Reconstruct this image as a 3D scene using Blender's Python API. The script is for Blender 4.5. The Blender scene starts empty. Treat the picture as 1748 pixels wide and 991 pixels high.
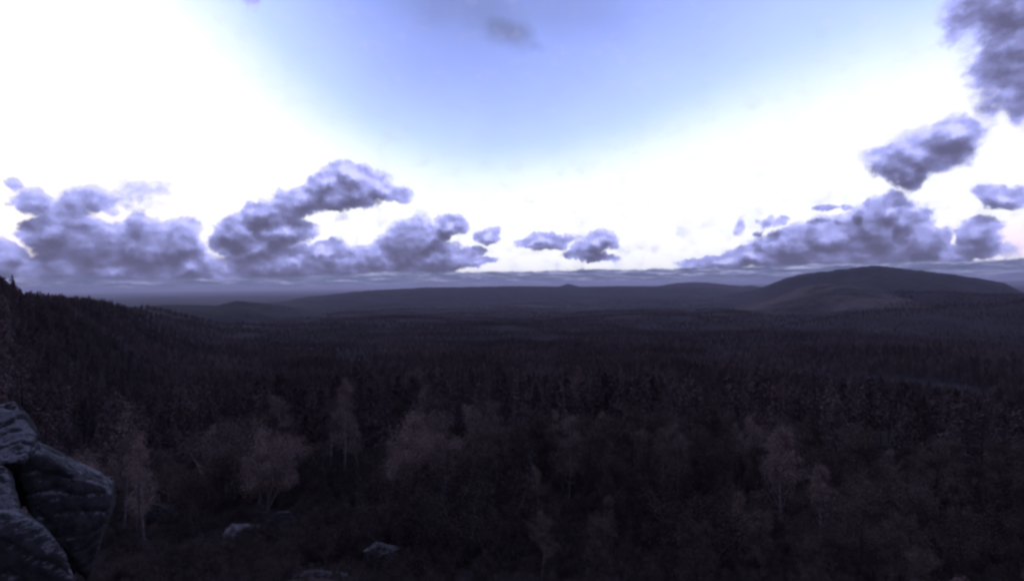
import bpy, bmesh, math, random
import numpy as np
from mathutils import Matrix, Vector

SC = bpy.context.scene
COL = SC.collection
R = math.radians

# ------------------------------------------------------------------ camera
W, H, F = 1748.0, 991.0, 874.0            # photograph in pixels, focal length in pixels (90 degrees across)
PITCH, ROLL = math.atan(6.5 / F), 0.0125
fwd = Vector((0, math.cos(PITCH), -math.sin(PITCH)))
rgt0 = Vector((1, 0, 0)); up0 = rgt0.cross(fwd)
rgt = (rgt0 * math.cos(ROLL) - up0 * math.sin(ROLL)).normalized()
upv = rgt.cross(fwd).normalized()
cam = bpy.data.cameras.new('camera'); co = bpy.data.objects.new('camera', cam); COL.objects.link(co)
M = Matrix((rgt, upv, -fwd)).transposed().to_4x4(); co.matrix_world = M
cam.sensor_width = 36; cam.lens = 18.0; cam.clip_start = 0.1; cam.clip_end = 400000
SC.camera = co

def ray(px, py):
    return fwd + rgt * ((px - W / 2) / F) + upv * ((H / 2 - py) / F)
def azel(px, py):
    d = ray(px, py)
    return math.atan2(d.x, d.y), math.atan2(d.z, math.hypot(d.x, d.y))
def at(px, py, Y):
    d = ray(px, py); return d * (Y / d.y)
def project(x, y, z):
    "arrays of world points to photograph pixels"
    xc = x * rgt.x + y * rgt.y + z * rgt.z
    yc = x * upv.x + y * upv.y + z * upv.z
    zc = x * fwd.x + y * fwd.y + z * fwd.z
    zc = np.where(zc > 0.01, zc, 0.01)
    return W / 2 + F * xc / zc, H / 2 - F * yc / zc

# ------------------------------------------------------------------ render and exposure
SC.view_settings.view_transform = 'Standard'; SC.view_settings.look = 'None'
SC.view_settings.exposure = 0.0; SC.view_settings.gamma = 1.0
SC.cycles.max_bounces = 4; SC.cycles.diffuse_bounces = 2; SC.cycles.glossy_bounces = 1
SC.cycles.transparent_max_bounces = 4; SC.cycles.volume_bounces = 0
SC.cycles.filter_width = 2.7
SC.cycles.use_adaptive_sampling = True; SC.cycles.adaptive_threshold = 0.01
SC.cycles.use_denoising = True

# ------------------------------------------------------------------ world: dusk sky and clouds
SUN_AZ, SUN_EL = R(-52), R(2.0)
world = bpy.data.worlds.new('World'); SC.world = world; world.use_nodes = True
wt = world.node_tree; wt.nodes.clear()

class NT:
    def __init__(s, t): s.t = t
    def n(s, typ, **k):
        nd = s.t.nodes.new(typ)
        for a, b in k.items(): setattr(nd, a, b)
        return nd
    def put(s, sock, v):
        if isinstance(v, bpy.types.NodeSocket): s.t.links.new(v, sock)
        elif v is not None: sock.default_value = v
    def m(s, op, a, b=None, c=None, clamp=False):
        nd = s.n('ShaderNodeMath', operation=op, use_clamp=clamp)
        for i, v in enumerate((a, b, c)): s.put(nd.inputs[i], v)
        return nd.outputs[0]
    def vm(s, op, a, b=None, scale=None):
        nd = s.n('ShaderNodeVectorMath', operation=op)
        s.put(nd.inputs[0], a); s.put(nd.inputs[1], b)
        if scale is not None: s.put(nd.inputs['Scale'], scale)
        return nd.outputs['Value'] if op in ('DOT_PRODUCT', 'LENGTH') else nd.outputs[0]
    def ss(s, v, lo, hi, a=0.0, b=1.0):
        nd = s.n('ShaderNodeMapRange', interpolation_type='SMOOTHSTEP')
        for i, q in enumerate((v, lo, hi, a, b)): s.put(nd.inputs[i], q)
        return nd.outputs[0]
    def lin(s, v, lo, hi, a=0.0, b=1.0):
        nd = s.n('ShaderNodeMapRange')
        for i, q in enumerate((v, lo, hi, a, b)): s.put(nd.inputs[i], q)
        return nd.outputs[0]
    def mix(s, f, a, b, mode='MIX'):
        nd = s.n('ShaderNodeMix', data_type='RGBA', blend_type=mode)
        s.put(nd.inputs[0], f); s.put(nd.inputs[6], a); s.put(nd.inputs[7], b)
        return nd.outputs[2]
    def noise(s, vec, scale, detail=4, rough=0.5, out='Fac', dist=0.0):
        nd = s.n('ShaderNodeTexNoise'); s.put(nd.inputs['Vector'], vec)
        nd.inputs['Scale'].default_value = scale; nd.inputs['Detail'].default_value = detail
        nd.inputs['Roughness'].default_value = rough; nd.inputs['Distortion'].default_value = dist
        return nd.outputs[out]
    def comb(s, x, y, z=0.0):
        nd = s.n('ShaderNodeCombineXYZ')
        for i, v in enumerate((x, y, z)): s.put(nd.inputs[i], v)
        return nd.outputs[0]
    def sep(s, v):
        nd = s.n('ShaderNodeSeparateXYZ'); s.put(nd.inputs[0], v); return nd.outputs

g = NT(wt)
def C(r, gg, b): return (r, gg, b, 1.0)
D = g.n('ShaderNodeTexCoord').outputs['Generated']
dx, dy, dz = g.sep(D)
hyp = g.m('SQRT', g.m('ADD', g.m('MULTIPLY', dx, dx), g.m('MULTIPLY', dy, dy)))
AZ = g.m('MULTIPLY', g.m('ARCTAN2', dx, dy), F)          # in units of 1/874 radian
EL = g.m('MULTIPLY', g.m('ARCTAN2', dz, hyp), F)
P0 = g.comb(AZ, EL, 0.0)

def blob(px, py, rx, ry, rot=0.0, k=1.0):
    a, e = azel(px, py)
    c = math.cos(a)
    return (a * F, e * F, rx * c * c * 1.0, ry * c, R(-rot), k)

CLOUDS = [blob(*b) for b in [
    # left edge
    (8, 440, 62, 34), (60, 345, 50, 26, 20, .8), (20, 312, 16, 12, 0, .5),
    # great bank on the left
    (112, 376, 66, 34, -30, .62), (160, 338, 60, 30, -10, .55), (250, 322, 56, 22, 0, .36), (236, 382, 24, 32, 0, .7), (200, 345, 50, 26, 10, .40),
    (150, 420, 95, 52), (250, 425, 66, 56), (305, 412, 56, 44), (120, 462, 90, 36), (215, 465, 150, 32), (320, 455, 60, 34), (90, 400, 50, 36),
    # slanting cloud in the middle left
    (600, 322, 88, 34, -8), (520, 342, 90, 30, -16), (655, 320, 56, 20, 16), (570, 338, 80, 22, -6), (450, 366, 60, 26, -26), (600, 297, 44, 22, 0), (555, 312, 50, 24, -30),
    (408, 400, 44, 40), (480, 396, 66, 32), (440, 425, 70, 30),
    # long base
    (385, 474, 90, 20), (460, 456, 100, 34), (545, 458, 90, 26, -5), (650, 452, 84, 34), (575, 425, 26, 18, 0, .7), (590, 452, 100, 34), (640, 436, 60, 26), (560, 436, 50, 20), (500, 448, 80, 26), (520, 428, 50, 14, 0, .5), (700, 420, 74, 48, -25), (770, 381, 32, 20, 10),
    (740, 405, 40, 24, -20), (735, 440, 70, 32), (600, 478, 210, 22), (780, 440, 48, 14, -10), (815, 447, 36, 7), (500, 482, 260, 14),
    # small ones in the middle
    (830, 404, 24, 15, -12), (937, 410, 50, 18), (1022, 415, 42, 21, -14), (1008, 438, 52, 10, 8), (905, 413, 24, 10),
    # right bank
    (1290, 436, 70, 22), (1350, 420, 80, 30), (1420, 405, 80, 40), (1505, 390, 72, 62), (1512, 360, 44, 32), (1472, 352, 12, 20, 0, .8), (1580, 415, 50, 44),
    (1440, 438, 250, 22), (1545, 375, 44, 36), (1610, 435, 60, 26), (1240, 445, 90, 14), (1265, 385, 14, 22, 0, .4), (1310, 376, 16, 12, 0, .6), (1333, 378, 16, 13, 0, .7), (1350, 400, 24, 10, 0, .7),
    (1402, 357, 26, 7, 0, .7), (1440, 354, 20, 5, 0, .5), (1300, 397, 14, 10, 0, .5),
    (1672, 402, 40, 32, 35), (1575, 262, 98, 46, -4), (1548, 292, 46, 34), (1625, 228, 66, 38), (1500, 262, 40, 20, 0, .6), (1712, 336, 50, 22, 18),
    # heavy cloud running out of the frame top right
    (1722, 70, 76, 120, 14, .8), (1760, 130, 80, 80, 0, .7), (1715, 0, 110, 80, 0, .9), (1748, 190, 44, 30, 0, .6), (1860, 40, 240, 170), (1650, 30, 60, 60, 30, .5),
    # faint scraps high up
    (432, 2, 18, 20, 0, .4),
]]
# puffed-up edges: warp the coordinates, twice
w1 = g.vm('SUBTRACT', g.noise(P0, 0.022, 3, .55, 'Color'), (.5, .5, .5))
w2 = g.vm('SUBTRACT', g.noise(P0, 0.10, 3, .6, 'Color'), (.5, .5, .5))
Pw = g.vm('ADD', P0, g.vm('MULTIPLY', w1, (46, 34, 0)))
Pw = g.vm('ADD', Pw, g.vm('MULTIPLY', w2, (10, 9, 0)))

def field(P):
    acc = None
    for (a, e, rx, ry, rot, k) in CLOUDS:
        mp = g.n('ShaderNodeMapping', vector_type='TEXTURE'); g.put(mp.inputs[0], P)
        mp.inputs['Location'].default_value = (a, e, 0); mp.inputs['Rotation'].default_value = (0, 0, rot)
        mp.inputs['Scale'].default_value = (rx * 1.18, ry * 1.18, 1.0)
        gr = g.n('ShaderNodeTexGradient', gradient_type='SPHERICAL'); g.put(gr.inputs[0], mp.outputs[0])
        v = gr.outputs['Fac']
        if k != 1.0: v = g.m('MULTIPLY', v, k)
        acc = v if acc is None else g.m('SMOOTH_MAX', acc, v, 0.10)
    return acc
F0 = field(Pw)
F1 = field(g.vm('ADD', Pw, (4.0, 20.0, 0)))
relief = g.m('SUBTRACT', F0, F1)                        # positive where the cloud thins upwards
def puffs(P, sc, det=2.0):
    v = g.n('ShaderNodeTexVoronoi', feature='SMOOTH_F1', voronoi_dimensions='2D', normalize=True)
    g.put(v.inputs['Vector'], P); v.inputs['Scale'].default_value = sc; v.inputs['Detail'].default_value = det
    v.inputs['Roughness'].default_value = .5; v.inputs['Smoothness'].default_value = .45
    return g.m('SUBTRACT', 1.0, v.outputs['Distance'])
Ps = g.vm('ADD', P0, g.vm('MULTIPLY', w2, (14, 12, 0)))
Pv = g.vm('MULTIPLY', Ps, (1, 1.3, 1))
nb = g.noise(Pv, .03, 4, .5)
pf = puffs(Pv, .030, 1.4)
pf2 = puffs(g.vm('ADD', Pv, (4.0, 8.0, 0)), .030, 1.4)
fn_ = g.noise(P0, .11, 4, .6)
rag = g.m('ADD', g.m('MULTIPLY', g.m('SUBTRACT', nb, .5), .50), g.m('ADD', g.m('MULTIPLY', g.m('SUBTRACT', pf, .62), .30), g.m('MULTIPLY', g.m('SUBTRACT', fn_, .5), .12)))
dens = g.m('ADD', F0, g.m('MULTIPLY', rag, g.ss(F0, 0.0, .14)))
alpha = g.ss(dens, .07, g.lin(EL, 60, 250, .30, .42))
core = g.ss(dens, .14, .66)
rel = g.m('ADD', g.m('MULTIPLY', relief, .85), g.m('ADD', g.m('MULTIPLY', g.m('SUBTRACT', pf, pf2), .95), g.m('MULTIPLY', g.m('SUBTRACT', g.noise(P0, .035, 3, .5), .5), .32)))
tone = g.m('ADD', g.m('SUBTRACT', .76, g.m('MULTIPLY', core, .50)), g.m('ADD', rel, g.m('MULTIPLY', g.m('SUBTRACT', nb, .5), .35)), clamp=True)
# higher clouds are thinner and paler
tone = g.m('SMOOTH_MIN', g.m('ADD', tone, g.lin(EL, 20, 200, -.10, .12)), .95, .30)
cr = g.n('ShaderNodeValToRGB'); g.put(cr.inputs[0], tone)
el_ = cr.color_ramp.elements
el_[0].position = 0.0; el_[0].color = C(.112, .110, .205)
el_[1].position = 1.0; el_[1].color = C(.85, .86, 1.25)
for p, c in ((.25, C(.165, .165, .33)), (.5, C(.27, .285, .58)), (.75, C(.45, .475, 1.0))):
    e = el_.new(p); e.color = c


# clear sky: brightness lobes towards the set sun, low white band, blue overhead
sund = Vector((math.sin(SUN_AZ) * math.cos(R(12)), math.cos(SUN_AZ) * math.cos(R(12)), math.sin(R(12))))
cs = g.vm('DOT_PRODUCT', D, tuple(sund))
lobe = g.m('POWER', g.m('MAXIMUM', cs, 0.0), 8.5)
rd_a, rd_e = azel(1600, 250)
rdir = (math.sin(rd_a) * math.cos(rd_e), math.cos(rd_a) * math.cos(rd_e), math.sin(rd_e))
lobe2 = g.m('POWER', g.m('MAXIMUM', g.vm('DOT_PRODUCT', D, rdir), 0.0), 7.0)
band = g.m('EXPONENT', g.m('MULTIPLY', g.m('POWER', g.m('MAXIMUM', g.m('DIVIDE', EL, 222.0), 0.0), 2.0), -1.0))
west = g.ss(g.m('DIVIDE', dy, 1.0), -.7, .6)
inten = g.m('ADD', g.ss(EL, 250, 560, .60, .42), g.m('MULTIPLY', lobe, 2.5))
inten = g.m('ADD', inten, g.m('MULTIPLY', lobe2, .92))
inten = g.m('ADD', inten, g.m('MULTIPLY', g.m('MULTIPLY', band, west), 2.0))
inten = g.m('ADD', inten, g.m('MULTIPLY', g.m('SUBTRACT', g.noise(D, 5, 3, .5), .5), .22))
inten = g.m('MULTIPLY', inten, g.m('ADD', .50, g.m('MULTIPLY', g.ss(dy, -.8, .75), .50)))  # dimming behind the camera eased to brighten the land
clear = g.vm('SCALE', (0.385, 0.50, 1.16), scale=inten)
clear = g.mix(g.ss(inten, 1.4, 2.3), clear, C(1.12, 1.14, 1.22))
nish = g.n('ShaderNodeTexSky', sky_type='NISHITA', sun_disc=False, sun_elevation=SUN_EL, sun_rotation=SUN_AZ)
clear = g.vm('ADD', clear, g.vm('SCALE', nish.outputs[0], scale=0.015))
cloud_col = g.vm('SCALE', cr.outputs[0], scale=g.lin(inten, .45, 1.6, .52, 1.0))
veil = None
for (px, py, rx, ry, rot, k) in ((866, 52, 74, 34, 16, .75), (835, 25, 130, 50, 10, .35), (760, 8, 110, 46, 0, .3), (990, 20, 200, 60, 4, .2), (912, 78, 26, 14, 10, .3)):
    a_, e_, rx_, ry_, ro_, k_ = blob(px, py, rx, ry, rot, k)
    mp = g.n('ShaderNodeMapping', vector_type='TEXTURE'); g.put(mp.inputs[0], g.vm('ADD', P0, g.vm('MULTIPLY', w1, (30, 22, 0))))
    mp.inputs['Location'].default_value = (a_, e_, 0); mp.inputs['Rotation'].default_value = (0, 0, ro_); mp.inputs['Scale'].default_value = (rx_, ry_, 1)
    gr = g.n('ShaderNodeTexGradient', gradient_type='SPHERICAL'); g.put(gr.inputs[0], mp.outputs[0])
    v = g.m('MULTIPLY', g.ss(gr.outputs['Fac'], 0, .9), k_); veil = v if veil is None else g.m('MAXIMUM', veil, v)
clear = g.mix(veil, clear, C(.17, .20, .38))
col = g.mix(alpha, clear, cloud_col)

# unseen broken cloud added behind and overhead, toned for its light on the land
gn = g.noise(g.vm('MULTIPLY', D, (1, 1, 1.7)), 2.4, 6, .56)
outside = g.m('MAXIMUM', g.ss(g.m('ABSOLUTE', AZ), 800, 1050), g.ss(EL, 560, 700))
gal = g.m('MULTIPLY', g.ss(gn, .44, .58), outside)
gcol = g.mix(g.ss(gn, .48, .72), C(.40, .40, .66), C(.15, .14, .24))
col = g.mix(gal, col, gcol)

# low deck of stratus along the horizon
nt_ = g.noise(g.vm('MULTIPLY', P0, (1, .0, 1)), 0.012, 4, .55)
top = g.m('ADD', g.m('ADD', 26.0, g.ss(AZ, -200, -420, 0, -9)), g.m('MULTIPLY', g.m('SUBTRACT', nt_, .35), 14))
top = g.m('ADD', top, g.m('MULTIPLY', g.m('SUBTRACT', g.noise(P0, .07, 5, .65), .5), 8))
deck = g.ss(g.m('SUBTRACT', top, EL), 0, 4)
Pd = g.vm('MULTIPLY', g.vm('ADD', P0, g.vm('MULTIPLY', w2, (10, 5, 0))), (.42, 3.2, 1))
st = g.noise(Pd, .045, 7, .66)
st2 = g.noise(g.vm('ADD', Pd, (1, 8, 0)), .045, 7, .66)
lump = puffs(g.vm('MULTIPLY', P0, (.8, 2.2, 1)), .05, 3.0)
sv = g.m('ADD', g.m('MULTIPLY', g.m('SUBTRACT', st, st2), .9), g.m('ADD', g.m('MULTIPLY', g.m('SUBTRACT', st, .5), 1.6), g.m('MULTIPLY', g.m('SUBTRACT', lump, .62), .5)))
sv = g.m('ADD', sv, g.lin(EL, 0, 32, .30, .50), clamp=True)
dr = g.n('ShaderNodeValToRGB'); g.put(dr.inputs[0], sv)
dr.color_ramp.elements[0].color = C(.088, .118, .225); dr.color_ramp.elements[0].position = .1
dr.color_ramp.elements[1].color = C(.66, .68, 1.02); dr.color_ramp.elements[1].position = 1.0
e = dr.color_ramp.elements.new(.45); e.color = C(.175, .20, .37)
col = g.mix(deck, col, dr.outputs[0])
# faint rose light low on the right
rose = g.m('MULTIPLY', g.ss(AZ, 560, 700), g.m('MULTIPLY', g.ss(EL, 20, 40), g.ss(EL, 85, 45)))
col = g.mix(g.m('MULTIPLY', rose, g.m('SUBTRACT', 1.0, alpha)), col, C(1.1, .88, 1.0), 'MULTIPLY')

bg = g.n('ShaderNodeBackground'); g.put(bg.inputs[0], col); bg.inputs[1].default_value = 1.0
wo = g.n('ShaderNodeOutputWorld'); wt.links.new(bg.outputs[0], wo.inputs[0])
world.cycles.sampling_method = 'MANUAL'; world.cycles.sample_map_resolution = 512

sl = bpy.data.lights.new('sun', 'SUN'); so = bpy.data.objects.new('sun', sl); COL.objects.link(so)
sl.energy = 0.02; sl.angle = R(12); sl.color = (1, .88, .8)
sdir = Vector((math.sin(SUN_AZ) * math.cos(SUN_EL), math.cos(SUN_AZ) * math.cos(SUN_EL), math.sin(SUN_EL)))
so.rotation_euler = sdir.to_track_quat('Z', 'Y').to_euler()

# ------------------------------------------------------------------ helpers
rs = np.random.RandomState(11)
def hsh(ix, iy, seed):
    h = (ix.astype(np.int64) * 374761393 + iy.astype(np.int64) * 668265263 + seed * 974634777) & 0xffffffff
    h = ((h ^ (h >> 13)) * 1274126177) & 0xffffffff
    return ((h ^ (h >> 16)) & 0xffffff) / float(0xffffff)
def vnoise(x, y, seed=0):
    ix = np.floor(x); iy = np.floor(y); fx = x - ix; fy = y - iy
    fx = fx * fx * (3 - 2 * fx); fy = fy * fy * (3 - 2 * fy)
    a = hsh(ix, iy, seed); b = hsh(ix + 1, iy, seed); c = hsh(ix, iy + 1, seed); d = hsh(ix + 1, iy + 1, seed)
    return (a * (1 - fx) + b * fx) * (1 - fy) + (c * (1 - fx) + d * fx) * fy
def fbm(x, y, o=4, seed=0):
    s = 0; a = .5; t = 0
    for k in range(o):
        s = s + a * vnoise(x * 2 ** k + 17.3 * k, y * 2 ** k - 9.1 * k, seed + k); t += a; a *= .5
    return s / t

def mesh_from(name, V, Fc, mats, smooth=False):
    me = bpy.data.meshes.new(name)
    me.from_pydata([tuple(v) for v in V], [], [tuple(f) for f in Fc]); me.update()
    for m_ in (mats if isinstance(mats, (list, tuple)) else [mats]): me.materials.append(m_)
    if smooth: me.polygons.foreach_set('use_smooth', [True] * len(me.polygons))
    return me
def fast_mesh(name, V, Q, mat, smooth=False):
    "V (n,3) and Q (m,k) arrays"
    me = bpy.data.meshes.new(name); V = np.asarray(V, np.float32); Q = np.asarray(Q, np.int32)
    me.vertices.add(len(V)); me.vertices.foreach_set('co', V.ravel())
    k = Q.shape[1]
    me.loops.add(Q.size); me.loops.foreach_set('vertex_index', Q.ravel())
    me.polygons.add(len(Q)); me.polygons.foreach_set('loop_start', np.arange(0, Q.size, k, dtype=np.int32))
    me.polygons.foreach_set('loop_total', np.full(len(Q), k, np.int32))
    if smooth: me.polygons.foreach_set('use_smooth', np.ones(len(Q), bool))
    me.update(calc_edges=True); me.validate(); me.materials.append(mat)
    return me
def link(name, me, parent=None, loc=None):
    o = bpy.data.objects.new(name, me); COL.objects.link(o)
    if parent: o.parent = parent
    if loc is not None: o.location = loc
    return o
def tag(o, label=None, cat=None, group=None, kind=None):
    if label: o['label'] = label
    if cat: o['category'] = cat
    if group: o['group'] = group
    if kind: o['kind'] = kind
    return o

# ------------------------------------------------------------------ materials
def mat(name, build, rough=.9, spec=.15):
    m_ = bpy.data.materials.new(name); m_.use_nodes = True; t = m_.node_tree
    b = t.nodes['Principled BSDF']; b.inputs['Roughness'].default_value = rough
    b.inputs['Specular IOR Level'].default_value = spec
    build(NT(t), b); return m_
def foliage(name, c1, c2, c3, spec=.12):
    def f(n, b):
        oi = n.n('ShaderNodeObjectInfo'); p = n.n('ShaderNodeTexCoord').outputs['Object']
        nz = n.noise(p, .9, 4, .6); n2 = n.noise(p, 6, 2, .6)
        c = n.mix(n.ss(nz, .35, .65), C(*c1), C(*c2))
        c = n.mix(n.m('MULTIPLY', n.ss(n2, .45, .7), .6), c, C(*c3))
        gp = n.n('ShaderNodeNewGeometry').outputs['Position']
        st = n.ss(n.noise(gp, .006, 4, .6), .36, .64, .62, 1.30)
        v = n.m('MULTIPLY', n.lin(oi.outputs['Random'], 0, 1, .5, 1.4), st)
        c = n.vm('SCALE', c, scale=v)
        n.put(b.inputs['Base Color'], c)
    return mat(name, f, .85, spec)
def bark(name, c1, c2, sc=8):
    def f(n, b):
        p = n.n('ShaderNodeTexCoord').outputs['Object']
        nz = n.noise(n.vm('MULTIPLY', p, (1, 1, .5)), sc, 4, .65)
        n.put(b.inputs['Base Color'], n.mix(n.ss(nz, .38, .62), C(*c1), C(*c2)))
    return mat(name, f, .9, .1)
M_aspen = foliage('aspen_leaves', (.31, .215, .190), (.20, .142, .132), (.38, .275, .225))
M_brown = foliage('brown_leaves', (.135, .096, .085), (.085, .062, .058), (.20, .145, .118))
M_oak = foliage('oak_leaves', (.088, .062, .056), (.052, .038, .037), (.125, .088, .074))
M_pine = foliage('pine_needles', (.155, .104, .104), (.105, .074, .080), (.18, .125, .115))
M_brush = foliage('dry_brush', (.080, .050, .048), (.045, .034, .036), (.11, .070, .058))
M_aspenbark = bark('aspen_bark', (.27, .24, .235), (.12, .10, .10), 5)
M_darkbark = bark('dark_bark', (.060, .045, .042), (.035, .028, .028))
M_greybark = bark('grey_bark', (.095, .078, .078), (.05, .04, .04))

def f_ground(n, b):
    p = n.n('ShaderNodeTexCoord').outputs['Object']
    x, y, z = n.sep(p)
    dist = n.vm('LENGTH', p)
    near = n.ss(dist, 2500, 500)
    big = n.noise(p, .0011, 5, .6); mid = n.noise(p, .012, 5, .65); crowns = n.noise(p, .09, 3, .7); fine = n.noise(p, 1.3, 5, .7)
    forest = n.mix(n.ss(mid, .38, .62), C(.026, .020, .024), C(.044, .033, .038))
    forest = n.mix(n.m('MULTIPLY', n.ss(crowns, .48, .68), .6), forest, C(.018, .014, .017))
    grass = n.mix(n.ss(mid, .4, .6), C(.075, .058, .058), C(.055, .043, .045))
    # meadows lie out in the valley, long and thin
    band = n.noise(n.vm('MULTIPLY', p, (.45, 1.6, 1)), .00045, 5, .62)
    mead = n.m('MULTIPLY', n.ss(band, .53, .60), n.ss(dist, 2800, 5000))
    patch = None
    for (px, py, Y, rx, ry) in MEADOWS:
        q = at(px, py, Y)
        e = n.m('ADD', n.m('POWER', n.m('DIVIDE', n.m('SUBTRACT', x, q.x), rx), 2.0), n.m('POWER', n.m('DIVIDE', n.m('SUBTRACT', y, q.y), ry), 2.0))
        e = n.m('ADD', e, n.m('MULTIPLY', n.m('SUBTRACT', mid, .5), 1.6))
        v = n.ss(e, 1.1, .7)
        patch = v if patch is None else n.m('MAXIMUM', patch, v)
    c = n.mix(n.m('MULTIPLY', mead, .55), forest, grass)
    c = n.mix(n.m('MULTIPLY', patch, .8), c, C(.105, .083, .080))
    litter = n.mix(n.ss(fine, .35, .65), C(.018, .014, .015), C(.046, .032, .030))
    c = n.mix(near, c, n.mix(n.ss(dist, 60, 400), litter, C(.022, .017, .019)))
    n.put(b.inputs['Base Color'], c)
    bp = n.n('ShaderNodeBump'); bp.inputs['Strength'].default_value = .9; bp.inputs['Distance'].default_value = .12
    n.put(bp.inputs['Height'], fine); n.put(b.inputs['Normal'], bp.outputs[0])
MEADOWS = [(880, 527, 5200, 950, 330), (1240, 502, 9000, 1000, 1300), (1180, 512, 7500, 700, 260), (480, 517, 9500, 1500, 700), (960, 512, 9500, 1800, 500)]
M_ground = mat('forest_floor', f_ground, .95, .05)

def hillmat(name, dark, lite, amt, scale):
    def f(n, b):
        tc = n.n('ShaderNodeTexCoord').outputs['Object']
        a = n.noise(tc, scale, 6, .65); d = n.noise(tc, scale * 9, 4, .7)
        c = n.mix(n.ss(a, .5 - amt, .62), C(*dark), C(*lite))
        c = n.mix(n.m('MULTIPLY', n.ss(d, .45, .7), .5), c, C(dark[0] * .6, dark[1] * .6, dark[2] * .6))
        n.put(b.inputs['Base Color'], c)
    return mat(name, f, .95, .05)
M_mesa = hillmat('mesa_slope', (.032, .025, .029), (.045, .035, .039), .12, .002)
M_grasshill = hillmat('grass_hill', (.050, .039, .040), (.122, .097, .086), .08, .0045)
M_far = hillmat('far_range', (.045, .036, .042), (.075, .058, .060), .12, .0006)

LIT_LICHEN = 0.0
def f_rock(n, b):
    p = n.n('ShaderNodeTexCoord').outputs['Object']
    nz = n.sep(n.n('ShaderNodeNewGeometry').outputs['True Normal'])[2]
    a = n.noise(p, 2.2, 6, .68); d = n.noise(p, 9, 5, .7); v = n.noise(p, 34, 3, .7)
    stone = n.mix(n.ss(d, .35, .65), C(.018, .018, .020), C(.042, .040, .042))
    lich_lit = n.mix(n.ss(v, .35, .65), C(.065, .064, .070), C(.145, .144, .156))
    lit_grow = n.m('ADD', n.m('ADD', n.m('MULTIPLY', a, .9), n.m('MULTIPLY', d, .6)), n.m('MULTIPLY', nz, .8))  # pale on upward faces, dark on sides: lichen plus painted-in sky light
    c = n.mix(n.ss(lit_grow, 1.25 + LIT_LICHEN, 1.42 + LIT_LICHEN * 1.6), stone, lich_lit)
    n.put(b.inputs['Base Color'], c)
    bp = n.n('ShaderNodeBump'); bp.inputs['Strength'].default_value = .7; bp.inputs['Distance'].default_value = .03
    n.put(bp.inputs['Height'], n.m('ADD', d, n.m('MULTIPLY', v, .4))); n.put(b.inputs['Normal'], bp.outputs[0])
M_rock = mat('lit_lichen_rock', f_rock, .9, .2)
LIT_LICHEN = .16
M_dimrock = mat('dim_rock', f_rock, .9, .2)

# ------------------------------------------------------------------ terrain
LR = np.log(np.array([1, 3, 5, 10, 20, 30, 60, 80, 150, 300, 600, 1000, 2000, 4000, 8000, 15000, 30000, 60000, 150000.]))
LZ = np.array([-2.3, -2.7, -3.7, -6.4, -10.6, -14.0, -21.5, -26, -38, -57, -84, -104, -146, -196, -240, -270, -260, -200, -60.])
# spur of the home ridge on the left: skyline point, distance
SP = [(a, b, c * 1.7) for a, b, c in [(-500, 470, 190), (-150, 476, 215), (0, 492, 250), (22, 497, 280), (45, 511, 320), (75, 512, 380), (110, 516, 470), (150, 521, 600), (200, 527, 800), (240, 531, 1000), (300, 538, 1400), (380, 549, 1500)]]
sp_az = np.array([azel(a, b)[0] for a, b, _ in SP]); sp_d = np.array([c for *_, c in SP], float)
sp_z = np.array([at(a, b, 1).z / Vector(at(a, b, 1)).xy.length for a, b, _ in SP]) * sp_d - 11.0
RP = [(1250, 545, 3000), (1380, 528, 3000), (1450, 512, 2950), (1520, 503, 2900), (1600, 501, 2850), (1700, 502, 2800), (1748, 504, 2750), (1950, 507, 2600), (2400, 520, 2400)]
rp_az = np.array([azel(a, b)[0] for a, b, _ in RP]); rp_d = np.array([c for *_, c in RP], float)
rp_z = np.array([at(a, b, 1).z / Vector(at(a, b, 1)).xy.length for a, b, _ in RP]) * rp_d - 14
def ground(x, y):
    x = np.asarray(x, float); y = np.asarray(y, float)
    r = np.hypot(x, y) + 1e-6; a = np.arctan2(x, y); l = np.log(np.maximum(r, 1.0))
    z = np.interp(l, LR, LZ)
    # left spur
    d = np.interp(a, sp_az, sp_d); zc = np.interp(a, sp_az, sp_z)
    amp = np.maximum(zc - np.interp(np.log(d), LR, LZ), 0)
    fade = np.clip((R(-22) - a) / R(8), 0, 1); fade = fade * np.clip((a + R(140)) / R(40), 0, 1)
    u = (l - np.log(d)) / np.where(l < np.log(d), .95, .33)
    z = z + amp * np.exp(-u * u) * fade
    # wooded rise in front of the mesa
    d = np.interp(a, rp_az, rp_d); zc = np.interp(a, rp_az, rp_z)
    amp = np.maximum(zc - np.interp(np.log(d), LR, LZ), 0) * np.clip((a - R(22)) / R(10), 0, 1) * np.clip((R(80) - a) / R(20), 0, 1)
    u = (l - np.log(d)) / np.where(l < np.log(d), .42, .25)
    z = z + amp * np.exp(-u * u)
    # behind the camera the hill top rises a little, then falls
    back = np.clip(-y / (r + 1), 0, 1)
    z = z + back * np.interp(l, LR, -LZ - 2.2) * .6
    # outcrop under the boulders by the camera
    z = z + 1.5 * np.exp(-((x + 5.6) ** 2 + (y - 5) ** 2) / 5.0)
    z = z + 0.5 * np.exp(-((x + 6.8) ** 2 + (y - 5.4) ** 2) / 6.0)
    z = z + 1.2 * np.exp(-(((x + 4.6) / 2.2) ** 2 + ((y - 10.5) / 2.0) ** 2))
    z = z + (fbm(x / 7, y / 7, 4, 3) - .5) * np.clip(r / 8, .15, 1) * 1.3
    z = z + (fbm(x / 60, y / 60, 4, 5) - .5) * np.clip((r - 20) / 150, 0, 1) * 12
    z = z + (fbm(x / 500, y / 500, 5, 8) - .5) * np.clip((r - 350) / 1500, 0, 1) * 95
    z = z + (fbm(x / 2600, y / 2600, 5, 9) - .5) * np.clip((r - 2500) / 6000, 0, 1) * 90
    return z
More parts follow.
